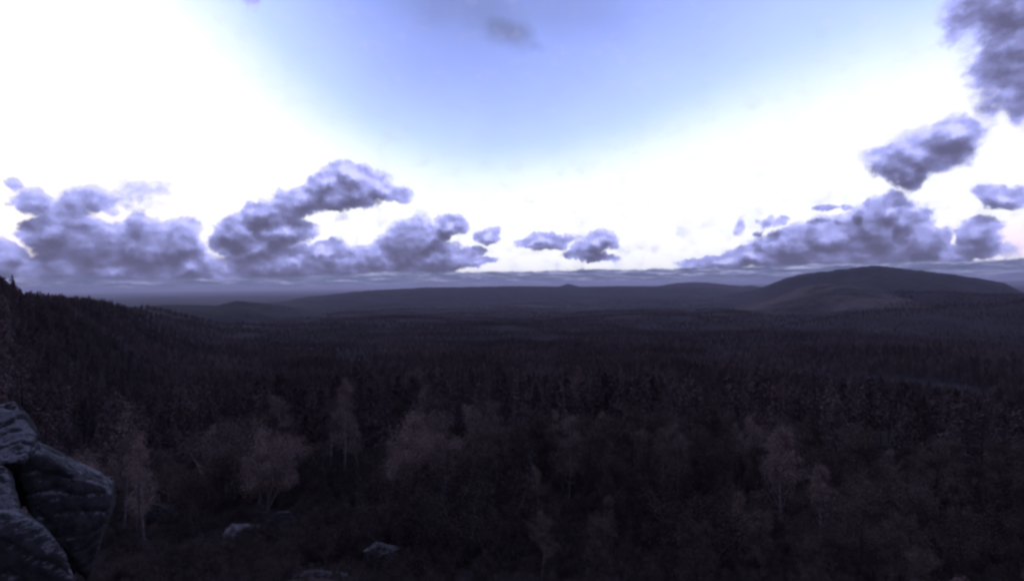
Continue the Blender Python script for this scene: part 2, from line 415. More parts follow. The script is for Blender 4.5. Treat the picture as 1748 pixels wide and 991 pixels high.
azs = np.concatenate([np.linspace(-180, -62, 90, endpoint=False), np.linspace(-62, 62, 760, endpoint=False), np.linspace(62, 180, 90, endpoint=False)]) * math.pi / 180
rr = np.exp(np.linspace(math.log(.8), math.log(150000), 330))
A, RR = np.meshgrid(azs, rr); X = np.sin(A) * RR; Y = np.cos(A) * RR
V = np.stack([X, Y, ground(X, Y)], -1).reshape(-1, 3)
na, nr = len(azs), len(rr)
i, j = np.meshgrid(np.arange(nr - 1), np.arange(na), indexing='ij')
Q = np.stack([i * na + j, i * na + (j + 1) % na, (i + 1) * na + (j + 1) % na, (i + 1) * na + j], -1).reshape(-1, 4)[:, ::-1]
V = np.vstack([V, [[0, 0, ground(0.0, 0.0)]]])
gm = fast_mesh('ground', V, Q, M_ground, True)
tag(link('ground', gm), 'dark forested slope and valley floor running out to the horizon', kind='structure')

def hill(name, pts, material, label, front=.35, back=.3, rough=.10, prof='cone', seed=1, dscale=None, nA=None):
    "pts: skyline (px, py, distance); foot sunk under the ground"
    az = np.array([azel(a, b)[0] for a, b, _ in pts]); dd = np.array([c for *_, c in pts], float)
    tz = np.array([math.tan(azel(a, b)[1]) for a, b, _ in pts])
    n = nA or 260; m = 70
    a = np.linspace(az[0], az[-1], n); d = np.interp(a, az, dd); zc = np.interp(a, az, tz) * d
    s = np.concatenate([np.linspace(-1, 0, m), np.linspace(0, 1, 26)[1:]])
    Aa, S = np.meshgrid(a, s); Dd = np.tile(d, (len(s), 1)); Zc = np.tile(zc, (len(s), 1))
    r = Dd * (1 + np.where(S < 0, S * front, S * back)); x = np.sin(Aa) * r; y = np.cos(Aa) * r
    zg = ground(x, y); t = 1 - np.abs(S)
    if prof == 'mesa': p = np.where(S < 0, .55 * t ** 1.3 + .45 * np.clip((t - .62) / .26, 0, 1), t ** .7)
    elif prof == 'round': p = np.sin(t * math.pi / 2) ** 1.1
    else: p = t ** 1.25
    hgt = Zc - zg
    scl = np.mean(dd) * .05
    rid = 1 - np.abs(2 * fbm(Aa * np.mean(dd) / scl * 1.0, r / scl * .5, 5, seed) - 1)
    z = zg + hgt * p - (1 - rid) * np.abs(hgt) * rough * 4 * t * (1 - t) ** .5
    z = z + (fbm(x / scl * 6, y / scl * 6, 4, seed + 7) - .5) * np.abs(hgt) * .06
    z = np.where(t < .02, zg - 30, z); z[:, 0] = np.minimum(z[:, 0], zg[:, 0] - 20); z[:, -1] = np.minimum(z[:, -1], zg[:, -1] - 20)
    Vv = np.stack([x, y, z], -1).reshape(-1, 3)
    i, j = np.meshgrid(np.arange(len(s) - 1), np.arange(n - 1), indexing='ij')
    Qq = np.stack([i * n + j, i * n + j + 1, (i + 1) * n + j + 1, (i + 1) * n + j], -1).reshape(-1, 4)[:, ::-1]
    o = link(name, fast_mesh(name, Vv, Qq, material, True))
    return tag(o, label, kind='structure')

hill('mesa', [(1215, 505, 7600), (1260, 498, 7400), (1285, 494, 7200), (1310, 487, 7000), (1340, 475, 6900), (1365, 468, 6800), (1400, 464, 6700), (1440, 459, 6600), (1475, 455, 6500), (1500, 452.5, 6500),
              (1520, 456, 6500), (1545, 459, 6500), (1590, 464, 6500), (1640, 470, 6600), (1690, 478, 6600), (1715, 483, 6600), (1735, 493, 6700), (1760, 505, 6800), (1790, 515, 6800)],
     M_mesa, 'broad flat-topped dark mesa rising on the right horizon', .42, .3, .16, 'mesa', 3)
hill('grassy_hill', [(1235, 535, 3500), (1265, 524, 3450), (1300, 511, 3400), (1335, 500, 3350), (1365, 491, 3300), (1392, 485.5, 3250), (1425, 484, 3200), (1460, 486.5, 3200), (1490, 492, 3200), (1530, 502, 3200), (1580, 512, 3200), (1640, 530, 3200)],
     M_grasshill, 'rounded hill with paler grass on its near shoulder, in front of the mesa', .24, .3, .14, 'round', 5)
hill('low_hill', [(200, 540, 3300), (228, 528, 3300), (268, 521, 3300), (300, 520, 3350), (345, 521, 3400), (370, 521.5, 3500), (385, 518, 3500), (405, 513, 3500), (425, 515, 3500), (445, 517, 3600), (480, 521, 3800), (540, 530, 4000), (600, 540, 4000)],
     M_mesa, 'low wooded hill with a small knob, left of the valley', .3, .25, .12, 'round', 9)
hill('ridge', [(420, 520, 7600), (455, 517, 7600), (490, 513, 7600), (520, 507, 7800), (560, 503, 8000), (600, 498, 8200), (640, 495, 8400), (680, 493, 8600), (720, 490.5, 8800), (760, 490, 9000), (820, 489, 9000), (880, 488, 9200), (940, 488.5, 9400), (1000, 489, 9500), (1060, 488, 9600), (1110, 488.5, 9700), (1150, 488.5, 9700), (1200, 489, 9800), (1300, 498, 9800)],
     M_mesa, 'long dark wooded ridge closing the valley in the middle', .28, .2, .10, 'round', 12, nA=420)
hill('cinder_cone', [(945, 491, 12500), (957, 488, 12500), (968, 484.3, 12500), (974, 485.2, 12500), (985, 488, 12500), (1000, 491, 12500)],
     M_far, 'small pointed hill on the skyline at the middle of the photo', .08, .08, .03, 'cone', 14, nA=60)
hill('far_butte', [(1110, 490, 13000), (1135, 486, 13000), (1155, 482.5, 13000), (1185, 481, 13000), (1215, 482.5, 13000), (1245, 486, 13000), (1265, 488, 13000), (1285, 487, 13000), (1310, 492, 13000)],
     M_far, 'low table hill on the skyline left of the mesa', .12, .1, .06, 'mesa', 15, nA=120)
hill('distant_range', [(60, 514, 24000), (150, 512, 24000), (215, 510.5, 24000), (265, 506.5, 24000), (300, 505.5, 24000), (340, 509, 24000), (400, 508.5, 24000), (470, 506, 24000), (540, 503, 24000), (620, 500, 24000), (700, 497, 24000)],
     M_far, 'faint blue range far off on the left plain', .12, .1, .06, 'round', 17, nA=200)
hill('horizon_plateau', [(-300, 507, 52000), (0, 504, 52000), (200, 501.5, 52000), (420, 498, 52000), (620, 495, 52000), (800, 491, 50000), (1000, 488.6, 50000), (1200, 486.5, 50000), (1400, 484, 50000), (1748, 479.5, 50000), (2100, 474, 50000)],
     M_far, 'level blue plateau making the far horizon', .1, .3, .03, 'mesa', 19, nA=400)

# ------------------------------------------------------------------ plant shapes
class Geo:
    def __init__(s): s.v = []; s.q = []; s.n = 0
    def add(s, V, Q):
        V = np.asarray(V, float); Q = np.asarray(Q, int); s.v.append(V); s.q.append(Q + s.n); s.n += len(V)
    def tube(s, P, rad, k=5):
        P = np.asarray(P, float); m = len(P); Vs = []
        for i_ in range(m):
            t = P[min(i_ + 1, m - 1)] - P[max(i_ - 1, 0)]; t /= (np.linalg.norm(t) + 1e-9)
            a = np.cross(t, [0.3, 0.9, 0.2]); a /= np.linalg.norm(a) + 1e-9; b = np.cross(t, a)
            th = np.arange(k) * 2 * math.pi / k
            Vs.append(P[i_] + rad[i_] * (np.cos(th)[:, None] * a + np.sin(th)[:, None] * b))
        Qs = [[i_ * k + j_, i_ * k + (j_ + 1) % k, (i_ + 1) * k + (j_ + 1) % k, (i_ + 1) * k + j_] for i_ in range(m - 1) for j_ in range(k)]
        s.add(np.vstack(Vs), Qs)
    def leaves(s, Cn, size, rng, flat=0.0):
        n = len(Cn); N = rng.normal(size=(n, 3)); N[:, 2] += flat; N /= np.linalg.norm(N, axis=1)[:, None]
        T = np.cross(N, rng.normal(size=(n, 3))); T /= np.linalg.norm(T, axis=1)[:, None] + 1e-9; B = np.cross(N, T)
        sz = size * rng.uniform(.6, 1.3, n)[:, None]
        Vs = np.stack([Cn + T * sz, Cn + B * sz * .55, Cn - T * sz * .9, Cn - B * sz * .55], 1).reshape(-1, 3)
        s.add(Vs, np.arange(4 * n).reshape(-1, 4))
    def mesh(s, name, m_, smooth=False):
        return fast_mesh(name, np.vstack(s.v), np.vstack(s.q), m_, smooth)

def bent(p, d, L, rng, m=4, wig=.18, lift=.1):
    P = [np.array(p, float)]; d = np.array(d, float); d /= np.linalg.norm(d)
    for _ in range(m):
        d = d + rng.normal(size=3) * wig + np.array([0, 0, lift]); d /= np.linalg.norm(d)
        P.append(P[-1] + d * L / m)
    return np.array(P)

def make_aspen(seed, h=10., leaf=1500, spread=1.0, bare=False, dark=False):
    rng = np.random.RandomState(seed); tr = Geo(); cr_ = Geo()
    P = bent((0, 0, -.4), (rng.normal() * .05, rng.normal() * .05, 1), h + .4, rng, 9, .035, .06)
    r0 = .011 * h + .02
    tr.tube(P, np.linspace(r0, .018, len(P)), 7)
    cl = []
    nb_ = rng.randint(20, 28)
    for k in range(nb_):
        f = rng.uniform(.30, .97); p = P[0] + 0; idx = f * (len(P) - 1); i0 = int(idx); p = P[i0] * (1 - idx + i0) + P[min(i0 + 1, len(P) - 1)] * (idx - i0)
        an = rng.uniform(0, 2 * math.pi); L = h * rng.uniform(.10, .21) * (1.25 - f * .75) * spread
        B = bent(p, (math.cos(an), math.sin(an), rng.uniform(.5, 1.3)), L, rng, 4, .16, .10)
        tr.tube(B, np.linspace(r0 * .33 * (1.2 - f), .008, len(B)), 4)
        for q in range(3):
            s_ = B[rng.randint(1, 5)]; a2 = rng.uniform(0, 6.28)
            B2 = bent(s_, (math.cos(a2), math.sin(a2), rng.uniform(.2, 1.2)), L * .5, rng, 3, .2, .1)
            tr.tube(B2, np.linspace(.012, .004, len(B2)), 3); cl += [B2[-1], B2[-2], B2[1]]
        cl += [B[-1], B[-2]]
    cl = np.array(cl)
    nl = leaf // 6 if bare else leaf
    pick = cl[rng.randint(0, len(cl), nl)]; dens = rng.uniform(.3, 1, len(cl))
    cr_.leaves(pick + rng.normal(size=(nl, 3)) * h * .021, .0066 * h, rng)
    return tr.mesh('aspen_trunk', M_darkbark if dark else M_aspenbark if not bare else M_greybark, True), cr_.mesh('aspen_crown', M_brown if dark else M_aspen)

def make_oak(seed, h=4., leaf=1800, wide=.5, rosy=False, sz=.013):
    rng = np.random.RandomState(seed); tr = Geo(); cr_ = Geo(); cl = []
    for k in range(rng.randint(5, 8)):
        an = rng.uniform(0, 6.28); P = bent((math.cos(an) * .15, math.sin(an) * .15, -.3), (math.cos(an) * wide, math.sin(an) * wide, 1), h * rng.uniform(.75, 1.0), rng, 6, .13, .08)
        tr.tube(P, np.linspace(.016 * h + .01, .012, len(P)), 5)
        for q in range(9):
            s_ = P[rng.randint(2, 7)]; a2 = rng.uniform(0, 6.28)
            B = bent(s_, (math.cos(a2), math.sin(a2), rng.uniform(.1, 1.1)), h * rng.uniform(.15, .3), rng, 4, .25, .05)
            tr.tube(B, np.linspace(.012, .004, len(B)), 3); cl += list(B[2:])
    cl = np.array(cl)
    cr_.leaves(cl[rng.randint(0, len(cl), leaf)] + rng.normal(size=(leaf, 3)) * h * .042, sz * h, rng)
    return tr.mesh('stems', M_aspenbark if rosy else M_greybark, True), cr_.mesh('crown', M_aspen if rosy else M_oak)

def make_pine(seed, h=14., fir=True):
    rng = np.random.RandomState(seed); tr = Geo(); cr_ = Geo()
    P = bent((0, 0, -.5), (0, 0, 1), h + .5, rng, 8, .012, .05)
    tr.tube(P, np.linspace(.016 * h, .02, len(P)), 7)
    z0 = .12 if fir else .32; lev = 17 if fir else 13; cl = []; dirs = []
    for l in range(lev):
        f = z0 + (1 - z0) * (l + rng.uniform(-.3, .3)) / lev
        if f > .985: continue
        L0 = h * (.20 * (1 - f) ** .75 + .012) if fir else h * .19 * math.sin(math.pi * min(1, (f - z0) / (1 - z0) * .8 + .25)) ** .8
        for b_ in range(rng.randint(5, 7)):
            an = rng.uniform(0, 6.28); L = L0 * rng.uniform(.65, 1.2)
            if rng.rand() < .1: continue
            B = bent((0, 0, h * f), (math.cos(an), math.sin(an), .05 if fir else .35), L, rng, 4, .08, -.07 if fir else .05)
            B[:, :2] += np.array([P[int(f * 8)][0], P[int(f * 8)][1]])
            tr.tube(B, np.linspace(.035, .006, len(B)), 3)
            n = 15 if fir else 17
            t = rng.uniform(.15, 1.05, n) ** .8; q = B[0] + (B[-1] - B[0]) * t[:, None]
            sd = np.array([-math.sin(an), math.cos(an), 0]); q = q + sd * (rng.uniform(-1, 1, n) * L * .28 * (1.15 - t))[:, None]
            q[:, 2] += rng.normal(size=n) * .02 * h * (.5 if fir else 1.2) - .01 * h * (1 if fir else 0)
            cl.append(q)
    cl = np.vstack(cl); cr_.leaves(cl, .021 * h, rng, .5)
    return tr.mesh('pine_trunk', M_darkbark, True), cr_.mesh('pine_crown', M_pine)

def make_snag(seed, h=7.):
    rng = np.random.RandomState(seed); tr = Geo(); brs = []
    P = bent((0, 0, -.4), (rng.normal() * .12, rng.normal() * .12, 1), h, rng, 8, .06, .06); tr.tube(P, np.linspace(.014 * h, .02, len(P)), 6)
    for k in range(16):
        f = rng.randint(2, 9); an = rng.uniform(0, 6.28); L = h * rng.uniform(.1, .28) * (1.3 - f / 9)
        br = Geo(); brs.append(br); B = bent(P[f], (math.cos(an), math.sin(an), rng.uniform(.1, 1)), L, rng, 4, .25, .05); br.tube(B, np.linspace(.03, .007, 5), 4)
        for q in range(4):
            s_ = B[rng.randint(1, 5)]; B2 = bent(s_, rng.normal(size=3) + np.array([0, 0, .6]), L * .45, rng, 3, .3, .05); br.tube(B2, np.linspace(.014, .005, 4), 3)
    return (tr.mesh('snag_trunk', M_greybark, True),) + tuple(b.mesh('branch', M_greybark, True) for b in brs)

ASP = [make_aspen(100 + k, 10., 4200 if k < 4 else 7000, 1.0 if k < 4 else 1.5, k == 6, dark=k in (3, 7, 8)) for k in range(9)]
OAK = [make_oak(200 + k, 4., 4200, .45 + .1 * k) for k in range(4)]
PIN = [make_pine(300 + k, 14., k < 3) for k in range(5)]
CLM = [make_oak(250 + k, 8., 17000, .30 + .06 * k, True, .0085) for k in range(3)]
SNG = [make_snag(400 + k, 7.) for k in range(2)]
KIND = {'aspen': (ASP, 10., 'quaking_aspen', 'aspen tree', ('trunk', 'crown')),
        'oak': (OAK, 4., 'scrub_oak', 'oak shrub', ('stems', 'crown')),
        'clump': (CLM, 8., 'aspen_clump', 'aspen tree', ('stems', 'crown')),
        'pine': (PIN, 14., 'conifer_tree', 'conifer', ('trunk', 'crown')),
        'snag': (SNG, 7., 'dead_tree', 'dead tree', ('trunk',) + ('branch',) * 16)}
PROTO = {}
taken = []
def plant(kind, x, y, h, label, group, v=None, z=None, lean=0.0):
    meshes, h0, nm, cat, parts = KIND[kind]
    v = rs.randint(len(meshes)) if v is None else v
    key = (kind, v)
    z = float(ground(x, y)) if z is None else z
    root = bpy.data.objects.new(nm, None); COL.objects.link(root)
    root.empty_display_size = .3
    root.location = (x, y, z); root.rotation_euler = (lean * rs.uniform(-1, 1), lean * rs.uniform(-1, 1), rs.uniform(0, 6.28))
    s = h / h0; w_ = s * rs.uniform(.88, 1.15); root.scale = (w_, w_, s)
    tag(root, label, cat, group)
    kids = []
    for q_, (me, pn) in enumerate(zip(meshes[v], parts)):
        if key in PROTO:
            c = PROTO[key][q_].copy(); COL.objects.link(c); c.parent = root
        else: c = link(pn, me, root)
        kids.append(c)
    if key not in PROTO: PROTO[key] = kids
    taken.append((x, y))
    return root

def at_top(px, py_top, Y, h):
    "ground spot whose tree of height h shows its top at the pixel"
    p = at(px, py_top, Y); return p.x, Y
# notable trees, each by itself: (kind, px of stem, distance, height, variant, label)
NOTE = [
 ('aspen', 583, 66, 12.5, 0, 'tallest pale-stemmed aspen of the cluster left of centre'),
 ('aspen', 556, 70, 10.0, 1, 'slim aspen close on the left of the tallest pale-stemmed one'),
 ('aspen', 610, 63, 10.5, 2, 'leafy aspen close on the right of the tallest pale-stemmed one'),
 ('aspen', 668, 58, 9.5, 3, 'thin aspen with a bare lower trunk standing between two leafy clusters'),
 ('aspen', 724, 62, 11.0, 0, 'upright aspen with a narrow rosy crown left of the forked one'),
 ('clump', 770, 48, 9.0, 1, 'forked broad aspen with visible white limbs left of the image middle'),
 ('clump', 690, 41, 7.0, 0, 'low bushy aspen in front of the forked one'),
 ('aspen', 492, 72, 11.0, 1, 'slender aspen standing above the wide rosy shrub mass'),
 ('aspen', 455, 76, 10.5, 3, 'leftmost of the slender aspens above the rosy shrub mass'),
 ('clump', 385, 52, 9.5, 2, 'wide rosy-leaved aspen clump, largest of the left half'),
 ('clump', 330, 48, 6.5, 1, 'low rosy-leaved clump on the left flank of the widest one'),
 ('clump', 445, 47, 7.0, 0, 'low rosy-leaved clump on the right flank of the widest one'),
 ('aspen', 240, 60, 11.0, 6, 'half-bare aspen with a leaning pale trunk right of the boulders'),
 ('aspen', 215, 66, 10.5, 6, 'half-bare aspen farther left, thin pale trunk among dark trees'),
 ('aspen', 848, 50, 9.0, 2, 'slim pale aspen just right of the forked one'),
 ('aspen', 812, 58, 8.5, 1, 'small aspen behind and between the forked one and its slim neighbour'),
 ('pine', 1145, 190, 17, 3, 'conifer standing clear above the forest edge right of the middle'),
 ('pine', 480, 150, 16, 0, 'dark pointed conifer behind the slender aspens on the left'),
 ('snag', 722, 29, 4.2, 0, 'small leafless twisted tree with thin grey limbs in front of the forked aspen'),
 ('snag', 930, 21, 4.0, 1, 'bare dark forked tree at the bottom edge right of centre'),
]
for kind, px, Yd, h, v, lab in NOTE:
    p = at(px, 500, Yd); plant(kind, p.x, Yd, h, lab, None, v, lean=.05)

# ------------------------------------------------------------------ boulders of the outcrop
def hull_rock(name, P3, label, vox=.03, amp=.05, seed=0, cat='boulder', group=None, kind=None, freq=2.2):
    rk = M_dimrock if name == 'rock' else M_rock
    P3 = [Vector(p) for p in P3]; c = sum(P3, Vector()) / len(P3)
    bm = bmesh.new()
    for p in P3: bm.verts.new(p - c)
    r = bmesh.ops.convex_hull(bm, input=bm.verts)
    bmesh.ops.delete(bm, geom=[v for v in bm.verts if not v.link_faces], context='VERTS')
    bmesh.ops.recalc_face_normals(bm, faces=bm.faces)
    me0 = bpy.data.meshes.new('tmp'); bm.to_mesh(me0); bm.free()
    o = bpy.data.objects.new('tmp', me0); COL.objects.link(o)
    m_ = o.modifiers.new('r', 'REMESH'); m_.mode = 'VOXEL'; m_.voxel_size = vox
    s_ = o.modifiers.new('s', 'SMOOTH'); s_.iterations = 3
    dg = bpy.context.evaluated_depsgraph_get(); me = bpy.data.meshes.new_from_object(o.evaluated_get(dg))
    bpy.data.objects.remove(o); bpy.data.meshes.remove(me0)
    n = len(me.vertices); co_ = np.empty(n * 3, np.float32); me.vertices.foreach_get('co', co_); co_ = co_.reshape(-1, 3)
    no = np.empty(n * 3, np.float32); me.vertices.foreach_get('normal', no); no = no.reshape(-1, 3)
    def n3(f, sd): return (fbm(co_[:, 0] * f + 31, co_[:, 1] * f + co_[:, 2] * f * .7, 4, sd) + fbm(co_[:, 2] * f + 11, co_[:, 0] * f * .8 - co_[:, 1] * f, 4, sd + 5)) / 2 - .5
    layer = np.abs(((co_[:, 2] * 1.0 + co_[:, 0] * .35 + n3(1.3, seed + 31) * .9) * 4.2) % 1.0 - .5)
    d = -np.exp(-(layer / .07) ** 2) * amp * .9 + n3(freq, seed) * amp * 3.6 + n3(freq * 4, seed + 3) * amp * .9
    d += n3(freq * 11, seed + 21) * amp * .55
    cr2 = np.abs(n3(freq * .9, seed + 9)); d -= np.exp(-(cr2 / .012) ** 2) * amp * .8      # cracks
    co_ = co_ + no * d[:, None]
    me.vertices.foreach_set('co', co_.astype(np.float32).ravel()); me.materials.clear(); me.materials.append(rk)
    me.polygons.foreach_set('use_smooth', np.ones(len(me.polygons), bool)); me.update()
    me.name = name; ob = link(name, me, None, c)
    return tag(ob, label, cat, group, kind)
def hit(px, py):
    lo, hi = 1.5, 90.0
    for _ in range(40):
        mi = (lo + hi) / 2; p = at(px, py, mi)
        if p.z > float(ground(p.x, p.y)): lo = mi
        else: hi = mi
    return lo
def pp(l): return [at(*q) for q in l]
def seat(l, px, py):
    "rock points moved along so that the ground passes through it where its foot shows"
    k = hit(px, py) / (sum(q[2] for q in l) / len(l)); return [at(a, b, c * k) for a, b, c in l]
hull_rock('boulder', pp([(-60, 700, 6.2), (25, 684, 6.3), (62, 735, 5.9), (60, 765, 5.5), (40, 788, 5.2), (-60, 800, 5.1), (-60, 720, 8), (20, 700, 7.6), (60, 745, 7.0), (-60, 900, 6.5), (60, 860, 6.5)]),
          'pale mottled boulder at the left edge, uppermost of the outcrop', .03, .05, 1)
hull_rock('boulder', pp([(22, 793, 5.4), (62, 772, 5.5), (128, 812, 5.7), (192, 842, 6.0), (186, 872, 5.95), (118, 945, 5.6), (60, 905, 5.4),
                         (60, 748, 6.4), (110, 776, 6.5), (196, 815, 6.6), (196, 860, 6.6), (70, 900, 6.3), (150, 990, 6.1)]),
          'large boulder with a black shadowed face and pale lit lichen along its top edge', .03, .03, 2)
hull_rock('boulder', pp([(-70, 790, 4.8), (8, 796, 4.9), (36, 862, 4.75), (24, 880, 4.6), (-70, 880, 4.5), (-70, 790, 5.8), (10, 800, 5.6), (30, 900, 5.4), (-70, 960, 5.3)]),
          'narrow grey rock wedged at the left edge between the larger boulders', .03, .04, 3)
hull_rock('boulder', pp([(-90, 862, 4.3), (30, 868, 4.35), (82, 908, 4.3), (118, 960, 4.25), (150, 1060, 4.2), (150, 1240, 4.3), (-90, 1260, 4.3), (-30, 905, 4.2), (40, 925, 4.2), (-90, 872, 5.0), (36, 862, 4.95), (90, 905, 4.8), (150, 1060, 4.6)]),
          'long dark slab with a pale upper rim in the bottom left corner', .03, .035, 4)
_led = pp([(-80, 935, 5.7), (60, 930, 5.95), (128, 948, 6.05), (105, 900, 6.9), (-60, 860, 7.3)])
hull_rock('boulder', _led + [Vector((p.x * 1.04, p.y * 1.02, p.z - 2.2)) for p in _led],
          'dark ledge low under the large shadowed boulder, carrying the outcrop', .035, .06, 15)
hull_rock('flat_rock', seat([(378, 912, 11), (398, 900, 11.2), (480, 918, 11.1), (478, 935, 10.9), (385, 925, 10.7), (395, 893, 12.2), (440, 893, 12.4), (486, 911, 12.0), (470, 960, 11.4), (400, 960, 11.4)], 430, 922),
          'low flat rock with a pale top among the brush, right of the boulders', .04, .05, 5, 'rock')
hull_rock('rock', seat([(456, 895, 12.8), (470, 874, 13), (495, 872, 13.2), (508, 890, 13.2), (500, 910, 12.9), (465, 912, 12.8), (470, 880, 14), (500, 880, 14), (480, 930, 13.5)], 482, 900),
          'rounded grey rock just above the pale flat rock', .05, .06, 6, 'rock')
hull_rock('rock', seat([(618, 940, 11), (650, 930, 11.3), (700, 940, 11.3), (705, 968, 11), (630, 972, 10.8), (640, 925, 12), (700, 932, 12), (660, 990, 11.5)], 660, 960),
          'mottled rock in the brush left of the bottom centre', .04, .06, 7, 'rock')
hull_rock('rock', seat([(500, 985, 8.5), (540, 974, 8.7), (590, 976, 8.8), (610, 995, 8.6), (600, 1040, 8.3), (510, 1040, 8.2), (530, 972, 9.3), (595, 975, 9.3)], 555, 1000),
          'low rock cut by the bottom edge below the dark hollow', .035, .05, 8, 'rock')
hull_rock('rock', seat([(240, 868, 13), (262, 858, 13.2), (300, 872, 13.3), (320, 890, 13), (260, 900, 12.7), (270, 858, 14), (315, 880, 14), (280, 920, 13.5)], 280, 886),
          'small dim rock up the slope between the boulders and the flat rock', .05, .06, 9, 'rock')
hull_rock('rock', seat([(600, 888, 17), (625, 880, 17.3), (650, 886, 17.3), (655, 905, 17), (610, 908, 16.8), (625, 878, 18), (650, 900, 18)], 628, 898),
          'dim rounded rock on the shaded slope above the dark hollow', .06, .07, 10, 'rock')

# rubble along the rim and on the slope below: every stone its own thing
def rubble(px, py, Y, w, h, seed, label, on=None):
    rng = np.random.RandomState(seed); c = at(px, py, Y if Y else hit(px, py)); P = []
    for _ in range(14):
        v = rng.normal(size=3); v /= np.linalg.norm(v); P.append((c.x + v[0] * w * .5, c.y + v[1] * w * .45, c.z + v[2] * h * .5))
    hull_rock('rock', P, label, max(w / 26, .016), w * .05, seed, 'rock', None, None, 1.2 / w)
for k, q in enumerate([
    (168, 822, 6.5, .34, .22, 'cracked stone perched on the rim of the large shadowed boulder'), (214, 862, None, .7, .6, 'rough stone close to the right end of the large shadowed boulder'),
    (222, 905, None, .6, .4, 'dim stone below the right end of the large shadowed boulder'), (165, 950, None, .6, .5, 'dark stone at the foot of the large shadowed boulder'),
    (70, 762, 6.7, .30, .20, 'small stone in the notch between the two upper boulders'),
    (520, 902, None, 1.2, .8, 'dark boulder right of the rounded grey rock, at the dark hollow'), (590, 912, None, 1.1, .8, 'dark boulder at the right side of the dark hollow'),
    (355, 880, None, .9, .55, 'dim stone up and left of the pale flat rock'), (725, 925, None, 1.0, .6, 'dim stone right of the mottled rock near the bottom centre'),
    (420, 872, None, .8, .5, 'dim stone directly above the pale flat rock'), (270, 930, None, .8, .5, 'low dark stone in the brush right of the boulders'), (560, 940, None, .9, .6, 'black stone down inside the dark hollow')]):
    rubble(*q[:5], 60 + k, q[5])

# ------------------------------------------------------------------ individual trees over the near slope
def spots(r0, r1, cell, azmax=50, jit=.45, seed=0):
    rng = np.random.RandomState(seed); n = int(r1 / cell) + 2
    gx, gy = np.meshgrid(np.arange(-n, n), np.arange(0, n)); x = (gx + .5 + rng.uniform(-jit, jit, gx.shape)) * cell; y = (gy + .5 + rng.uniform(-jit, jit, gx.shape)) * cell
    x = x.ravel(); y = y.ravel(); r = np.hypot(x, y); a = np.degrees(np.arctan2(x, y))
    k = (r > r0) & (r < r1) & (np.abs(a) < azmax); x, y = x[k], y[k]
    o = np.argsort(np.hypot(x, y)); return x[o], y[o]
def clash(x, y, d):
    return any((x - a) ** 2 + (y - b) ** 2 < d * d for a, b in taken)
GA = 'aspens and young trees with rosy leaves on the near slope'
GO = 'scrub oaks over the near slope'
GP = 'dark conifers in the dense stand beyond the aspens'
def zone(px):
    for lim, t in ((200, 'on the left slope behind the boulders'), (420, 'behind the wide rosy aspen clump'), (640, 'behind the tallest pale-stemmed aspens'), (874, 'behind the forked aspen'),
                   (1150, 'below the small pointed hill'), (1400, 'below the left foot of the mesa'), (1600, 'below the mesa summit')):
        if px < lim: return t
    return 'at the right edge'
def nzone(px):
    for lim, t in ((330, 'between boulders and wide rosy clump'), (640, 'near the tallest pale-stemmed aspens'), (860, 'near the forked aspen'), (1080, 'just right of centre'),
                   (1280, 'below the left foot of the mesa'), (1450, 'below the grassy hill'), (1620, 'below the mesa summit')):
        if px < lim: return t
    return 'at the right edge'
LA = {'L': 'rosy-leaved aspen among the thin trees left of the forked aspen', 'R': 'brown-leaved tree in the thick near stand right of centre'}
cnt = {'aspen': 0, 'oak': 0, 'pine': 0}
# thick near stand on the right, looser one on the left
x_, y_ = spots(11.5, 78, 3.0, 49, seed=5)
px_, py_ = project(x_, y_, ground(x_, y_))
nz_ = fbm(x_ / 14, y_ / 14, 3, 40)
for x, y, px, py, q in zip(x_, y_, px_, py_, nz_):
    r = math.hypot(x, y)
    if px < -60 or px > 1810: continue
    if px > 860:
        if r < 24 and px < 960: h = max(1.5, r * rs.uniform(.09, .14)); k = 'oak'
        k = 'aspen' if (q + rs.uniform(-.12, .12)) > .44 else 'oak'
        h = rs.uniform(5.0, 8.0) * (1 if r > 26 else .75) * (1 if px < 1450 or r > 30 else .85)
        if k == 'oak': h = rs.uniform(3.2, 5.2)
        if r < 34: h = min(h, r * rs.uniform(.13, .19) * (.75 if px < 1000 else 1))
    else:
        if r < 38 and not (px > 640 and r > 11.5): continue                       # open brush and rocks
        if 430 < px < 640 and r < 52: continue                  # dark hollow
        if r > 38 and rs.rand() < (.42 if r < 60 else .25): continue
        k = 'aspen' if (q + rs.uniform(-.15, .15)) > .50 else 'oak'
        h = rs.uniform(5.5, 9.0) if k == 'aspen' else rs.uniform(3, 4.6)
        if r < 38: k = 'oak'; h = max(1.5, r * rs.uniform(.09, .14))
    if clash(x, y, 2.4 if r > 26 else 1.7) or cnt[k] >= 290: continue
    cnt[k] += 1
    sd = 'R' if px > 860 else 'L'
    row = 'front' if r < 32 else ('middle' if r < 52 else 'back')
    if k == 'aspen': plant(k, x, y, max(h, 2.2), ('tall ' if h > 6.5 else 'low ') + ('brown-leaved tree in the ' if sd == 'R' else 'rosy-leaved aspen in the ') + row + ' row, ' + nzone(px), GA + (' right of centre' if sd == 'R' else ' left of centre'), rs.choice([3, 5, 7, 8, 7, 8] if sd == 'R' else [0, 1, 2, 3, 4, 6]), lean=.07)
    else: plant(k, x, y, h, 'bushy brown scrub oak in the ' + row + ' row, ' + nzone(px), GO + (' right of centre' if sd == 'R' else ' left of centre'), lean=.06)
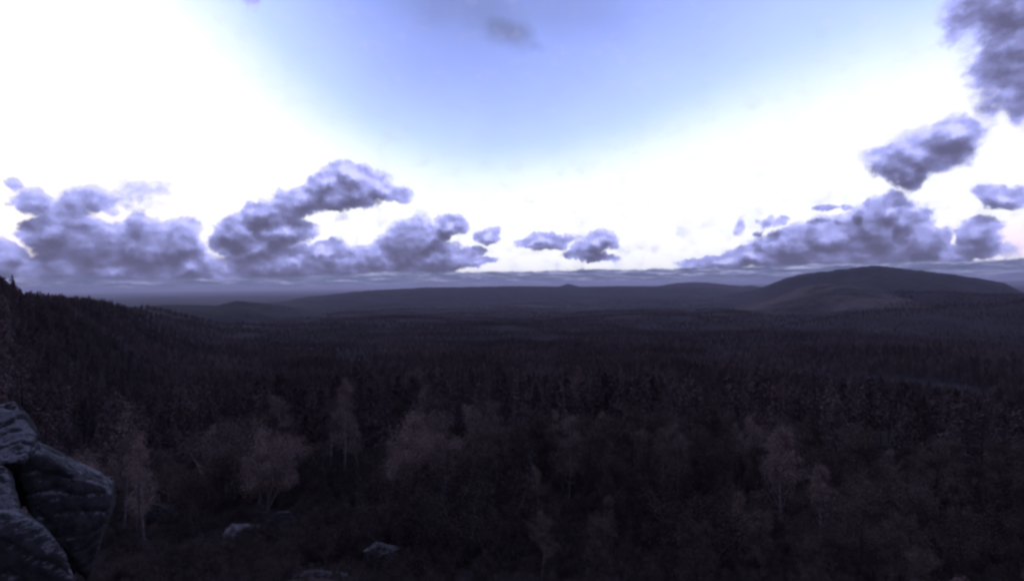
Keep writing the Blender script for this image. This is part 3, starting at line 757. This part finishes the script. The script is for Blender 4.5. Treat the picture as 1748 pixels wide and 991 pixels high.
# conifers behind them
x_, y_ = spots(74, 230, 7.0, 48, seed=9)
px_, py_ = project(x_, y_, ground(x_, y_)); rest = []
for x, y, px, py in zip(x_, y_, px_, py_):
    if px < -40 or px > 1790: continue
    if clash(x, y, 3.5): continue
    if math.hypot(x, y) < 95 and rs.rand() < .4: continue
    if cnt['pine'] >= 285: rest.append((x, y)); continue
    cnt['pine'] += 1
    sd = 'left of centre' if px < 874 else 'right of centre'
    hh = rs.uniform(8, 14.5); rr_ = math.hypot(x, y)
    plant('pine', x, y, hh, ('tall' if hh > 11.3 else 'short') + ' dark conifer in the ' + ('first rows' if rr_ < 105 else 'rear rows') + ' of timber, ' + zone(px), GP + ' ' + sd)
print('planted', cnt)

# ------------------------------------------------------------------ the forest beyond: one mass
def scatter(name, pts, scl, protos, label, seed=1, flat=1.0):
    rng = np.random.RandomState(seed); n = len(pts)
    me = bpy.data.meshes.new(name); me.vertices.add(n); me.vertices.foreach_set('co', np.asarray(pts, np.float32).ravel()); me.update()
    for nm, ty, arr in (('scl', 'FLOAT', scl), ('rot', 'FLOAT', rng.uniform(0, 6.28, n)), ('var', 'INT', rng.randint(0, len(protos), n))):
        at_ = me.attributes.new(nm, ty, 'POINT'); at_.data.foreach_set('value', np.asarray(arr, np.float32 if ty == 'FLOAT' else np.int32))
    o = link(name, me); ng = bpy.data.node_groups.new(name, 'GeometryNodeTree')
    ng.interface.new_socket('Geometry', in_out='INPUT', socket_type='NodeSocketGeometry'); ng.interface.new_socket('Geometry', in_out='OUTPUT', socket_type='NodeSocketGeometry')
    N = ng.nodes; L = ng.links; gi = N.new('NodeGroupInput'); go = N.new('NodeGroupOutput'); jn = N.new('GeometryNodeJoinGeometry'); L.new(jn.outputs[0], go.inputs[0])
    def attr(nm, ty):
        a = N.new('GeometryNodeInputNamedAttribute'); a.data_type = ty; a.inputs['Name'].default_value = nm
        return a.outputs['Attribute']
    sc_ = attr('scl', 'FLOAT'); ro = attr('rot', 'FLOAT'); va = attr('var', 'INT')
    cx = N.new('ShaderNodeCombineXYZ'); L.new(ro, cx.inputs[2])
    cs_ = N.new('ShaderNodeCombineXYZ'); ml = N.new('ShaderNodeMath'); ml.operation = 'MULTIPLY'; ml.inputs[1].default_value = flat; L.new(sc_, ml.inputs[0])
    L.new(sc_, cs_.inputs[0]); L.new(sc_, cs_.inputs[1]); L.new(ml.outputs[0], cs_.inputs[2])
    for k, kids in enumerate(protos):
        j2 = N.new('GeometryNodeJoinGeometry')
        for c in kids:
            oi = N.new('GeometryNodeObjectInfo'); oi.transform_space = 'ORIGINAL'; oi.inputs['Object'].default_value = c; oi.inputs['As Instance'].default_value = False
            L.new(oi.outputs['Geometry'], j2.inputs[0])
        eq = N.new('FunctionNodeCompare'); eq.data_type = 'INT'; eq.operation = 'EQUAL'; L.new(va, eq.inputs['A'] if 'A' in eq.inputs and eq.inputs['A'].type == 'INT' else eq.inputs[2]); 
        for s_ in eq.inputs:
            if s_.type == 'INT' and s_.name == 'B': s_.default_value = k
        ip = N.new('GeometryNodeInstanceOnPoints'); L.new(gi.outputs[0], ip.inputs['Points']); L.new(j2.outputs[0], ip.inputs['Instance'])
        L.new(eq.outputs[0], ip.inputs['Selection']); L.new(cx.outputs[0], ip.inputs['Rotation']); L.new(cs_.outputs[0], ip.inputs['Scale'])
        L.new(ip.outputs[0], jn.inputs[0])
    md = o.modifiers.new('scatter', 'NODES'); md.node_group = ng
    return tag(o, label, kind='stuff')
def ring(r0, r1, cell, az=56, seed=0):
    x, y = spots(r0, r1, cell, az, .5, seed); return x, y
PP = [PROTO[k] for k in sorted(PROTO) if k[0] == 'pine']
AP = [PROTO[k] for k in sorted(PROTO) if k[0] == 'aspen' and k[1] in (7, 8)]
pts = []; scl = []
x, y = (np.array([q[0] for q in rest]), np.array([q[1] for q in rest]))
if len(x): pts.append(np.stack([x, y, ground(x, y)], -1)); scl.append(rs.uniform(.55, 1.0, len(x)))
for r0, r1, cell, s0, s1 in ((230, 700, 5.2, .3, .85), (700, 1600, 8.0, .35, .9), (1600, 3800, 14, .45, 1.1), (3800, 7500, 25, .7, 1.3)):
    x, y = ring(r0, r1, cell, seed=int(r0))
    dn = fbm(x / 90, y / 90, 3, 60); keep = dn > .34 + np.clip((np.hypot(x, y) - 2500) / 5000, 0, 1) * .25 * (fbm(x / 700, y / 900, 3, 61) * 2); x, y, dn = x[keep], y[keep], dn[keep]
    pts.append(np.stack([x, y, ground(x, y) - .3], -1)); scl.append(rs.uniform(s0, s1, len(x)) * (.75 + dn * .5))
x, y = spots(62, 900, 4.9, 50, .5, 91); k = (np.degrees(np.arctan2(x, y)) < -19) & (fbm(x / 20, y / 20, 2, 4) > .3); x, y = x[k], y[k]
pts.append(np.stack([x, y, ground(x, y) - .3], -1)); scl.append(rs.uniform(.2, .62, len(x)))
# sides and back of the home hill too, so the ridge does not end at the frame
x, y = spots(80, 420, 10, 75, .5, 77); k = np.abs(np.degrees(np.arctan2(x, y))) > 48; x, y = x[k], y[k]
pts.append(np.stack([x, y, ground(x, y)], -1)); scl.append(rs.uniform(.5, 1, len(x)))
pts = np.vstack(pts); scl = np.concatenate(scl)
print('forest', len(pts))
scatter('forest', pts, scl, [PP[3], PP[4], PP[3], PP[4], PP[0], PP[1]] + AP[:2], 'dark woods covering the slopes and valley beyond the near trees', 3)

# undergrowth on the near slope
OP = [PROTO[k] for k in sorted(PROTO) if k[0] == 'oak']
x, y = spots(6.0, 130, 1.3, 58, .5, 31); x2, y2 = spots(6.5, 34, .85, 54, .5, 32); x = np.concatenate([x, x2]); y = np.concatenate([y, y2]); zz = ground(x, y); px, py = project(x, y, zz)
dn = fbm(x / 3.2, y / 3.2, 3, 70); r = np.hypot(x, y)
k = (dn > .27) & ~((px < 235) & (r < 9.5)) & (r > 7)
for b in ((372, 490, 898, 935), (618, 706, 930, 975), (505, 600, 972, 1010), (455, 510, 872, 895), (238, 322, 858, 885), (600, 655, 878, 905)):
    k &= ~((px > b[0]) & (px < b[1]) & (py > b[2]) & (py < b[3]))
x, y, zz, r = x[k], y[k], zz[k], r[k]
scatter('brush', np.stack([x, y, zz - .05], -1), rs.uniform(.10, .30, len(x)) * np.clip(r / 18, .6, 1.6), OP, 'low dry brown brush and leaf clumps over the near slope', 5, 1.0)
print('brush', len(x))
# loose stones
def pebble(seed):
    bm = bmesh.new(); bmesh.ops.create_icosphere(bm, subdivisions=2, radius=.5)
    rng = np.random.RandomState(seed)
    for v in bm.verts:
        v.co.z *= .6
    for _ in range(7):
        n = Vector(rng.normal(size=3)).normalized(); d = rng.uniform(.22, .4)
        for v in bm.verts:
            q = v.co.dot(n)
            if q > d: v.co -= n * (q - d)
    me = bpy.data.meshes.new('stone'); bm.to_mesh(me); bm.free(); me.materials.append(M_dimrock); return me
stn = []
GS = 'loose stones around the outcrop'
for k, (px, py) in enumerate([(345, 868), (372, 882), (425, 872), (520, 905), (545, 893), (215, 905), (250, 925), (188, 910), (640, 900), (575, 915), (668, 955), (300, 905)]):
    lo, hi = 3.0, 60.0                                          # walk down the ray to the ground
    for _ in range(40):
        mi = (lo + hi) / 2; p = at(px, py, mi)
        if p.z > float(ground(p.x, p.y)): lo = mi
        else: hi = mi
    p = at(px, py, lo); s = rs.uniform(.35, .75)
    o = link('stone', pebble(k), None, (p.x, p.y, p.z + .05)); o.scale = (s * 1.3, s, s * .8); o.rotation_euler = (rs.uniform(-.2, .2), rs.uniform(-.2, .2), rs.uniform(0, 6))
    tag(o, 'loose grey stone lying in the brush near the outcrop', 'stone', GS)

# ------------------------------------------------------------------ haze
HZ = .000026
bm = bmesh.new(); bmesh.ops.create_cube(bm, size=1.0)
me = bpy.data.meshes.new('haze'); bm.to_mesh(me); bm.free()
hz = link('haze', me, None, (0, 0, 0)); zt, zb = 420.0, float(V[:, 2].min()) - 60
hz.scale = (330000, 330000, zt - zb); hz.location = (0, 0, (zt + zb) / 2)
hm = bpy.data.materials.new('haze'); hm.use_nodes = True; ht = hm.node_tree; ht.nodes.clear()
pv = ht.nodes.new('ShaderNodeVolumePrincipled'); pv.inputs['Color'].default_value = (.88, .84, 1.0, 1); pv.inputs['Density'].default_value = HZ; pv.inputs['Anisotropy'].default_value = .2
ou = ht.nodes.new('ShaderNodeOutputMaterial'); ht.links.new(pv.outputs[0], ou.inputs['Volume'])
me.materials.append(hm); tag(hz, kind='stuff')
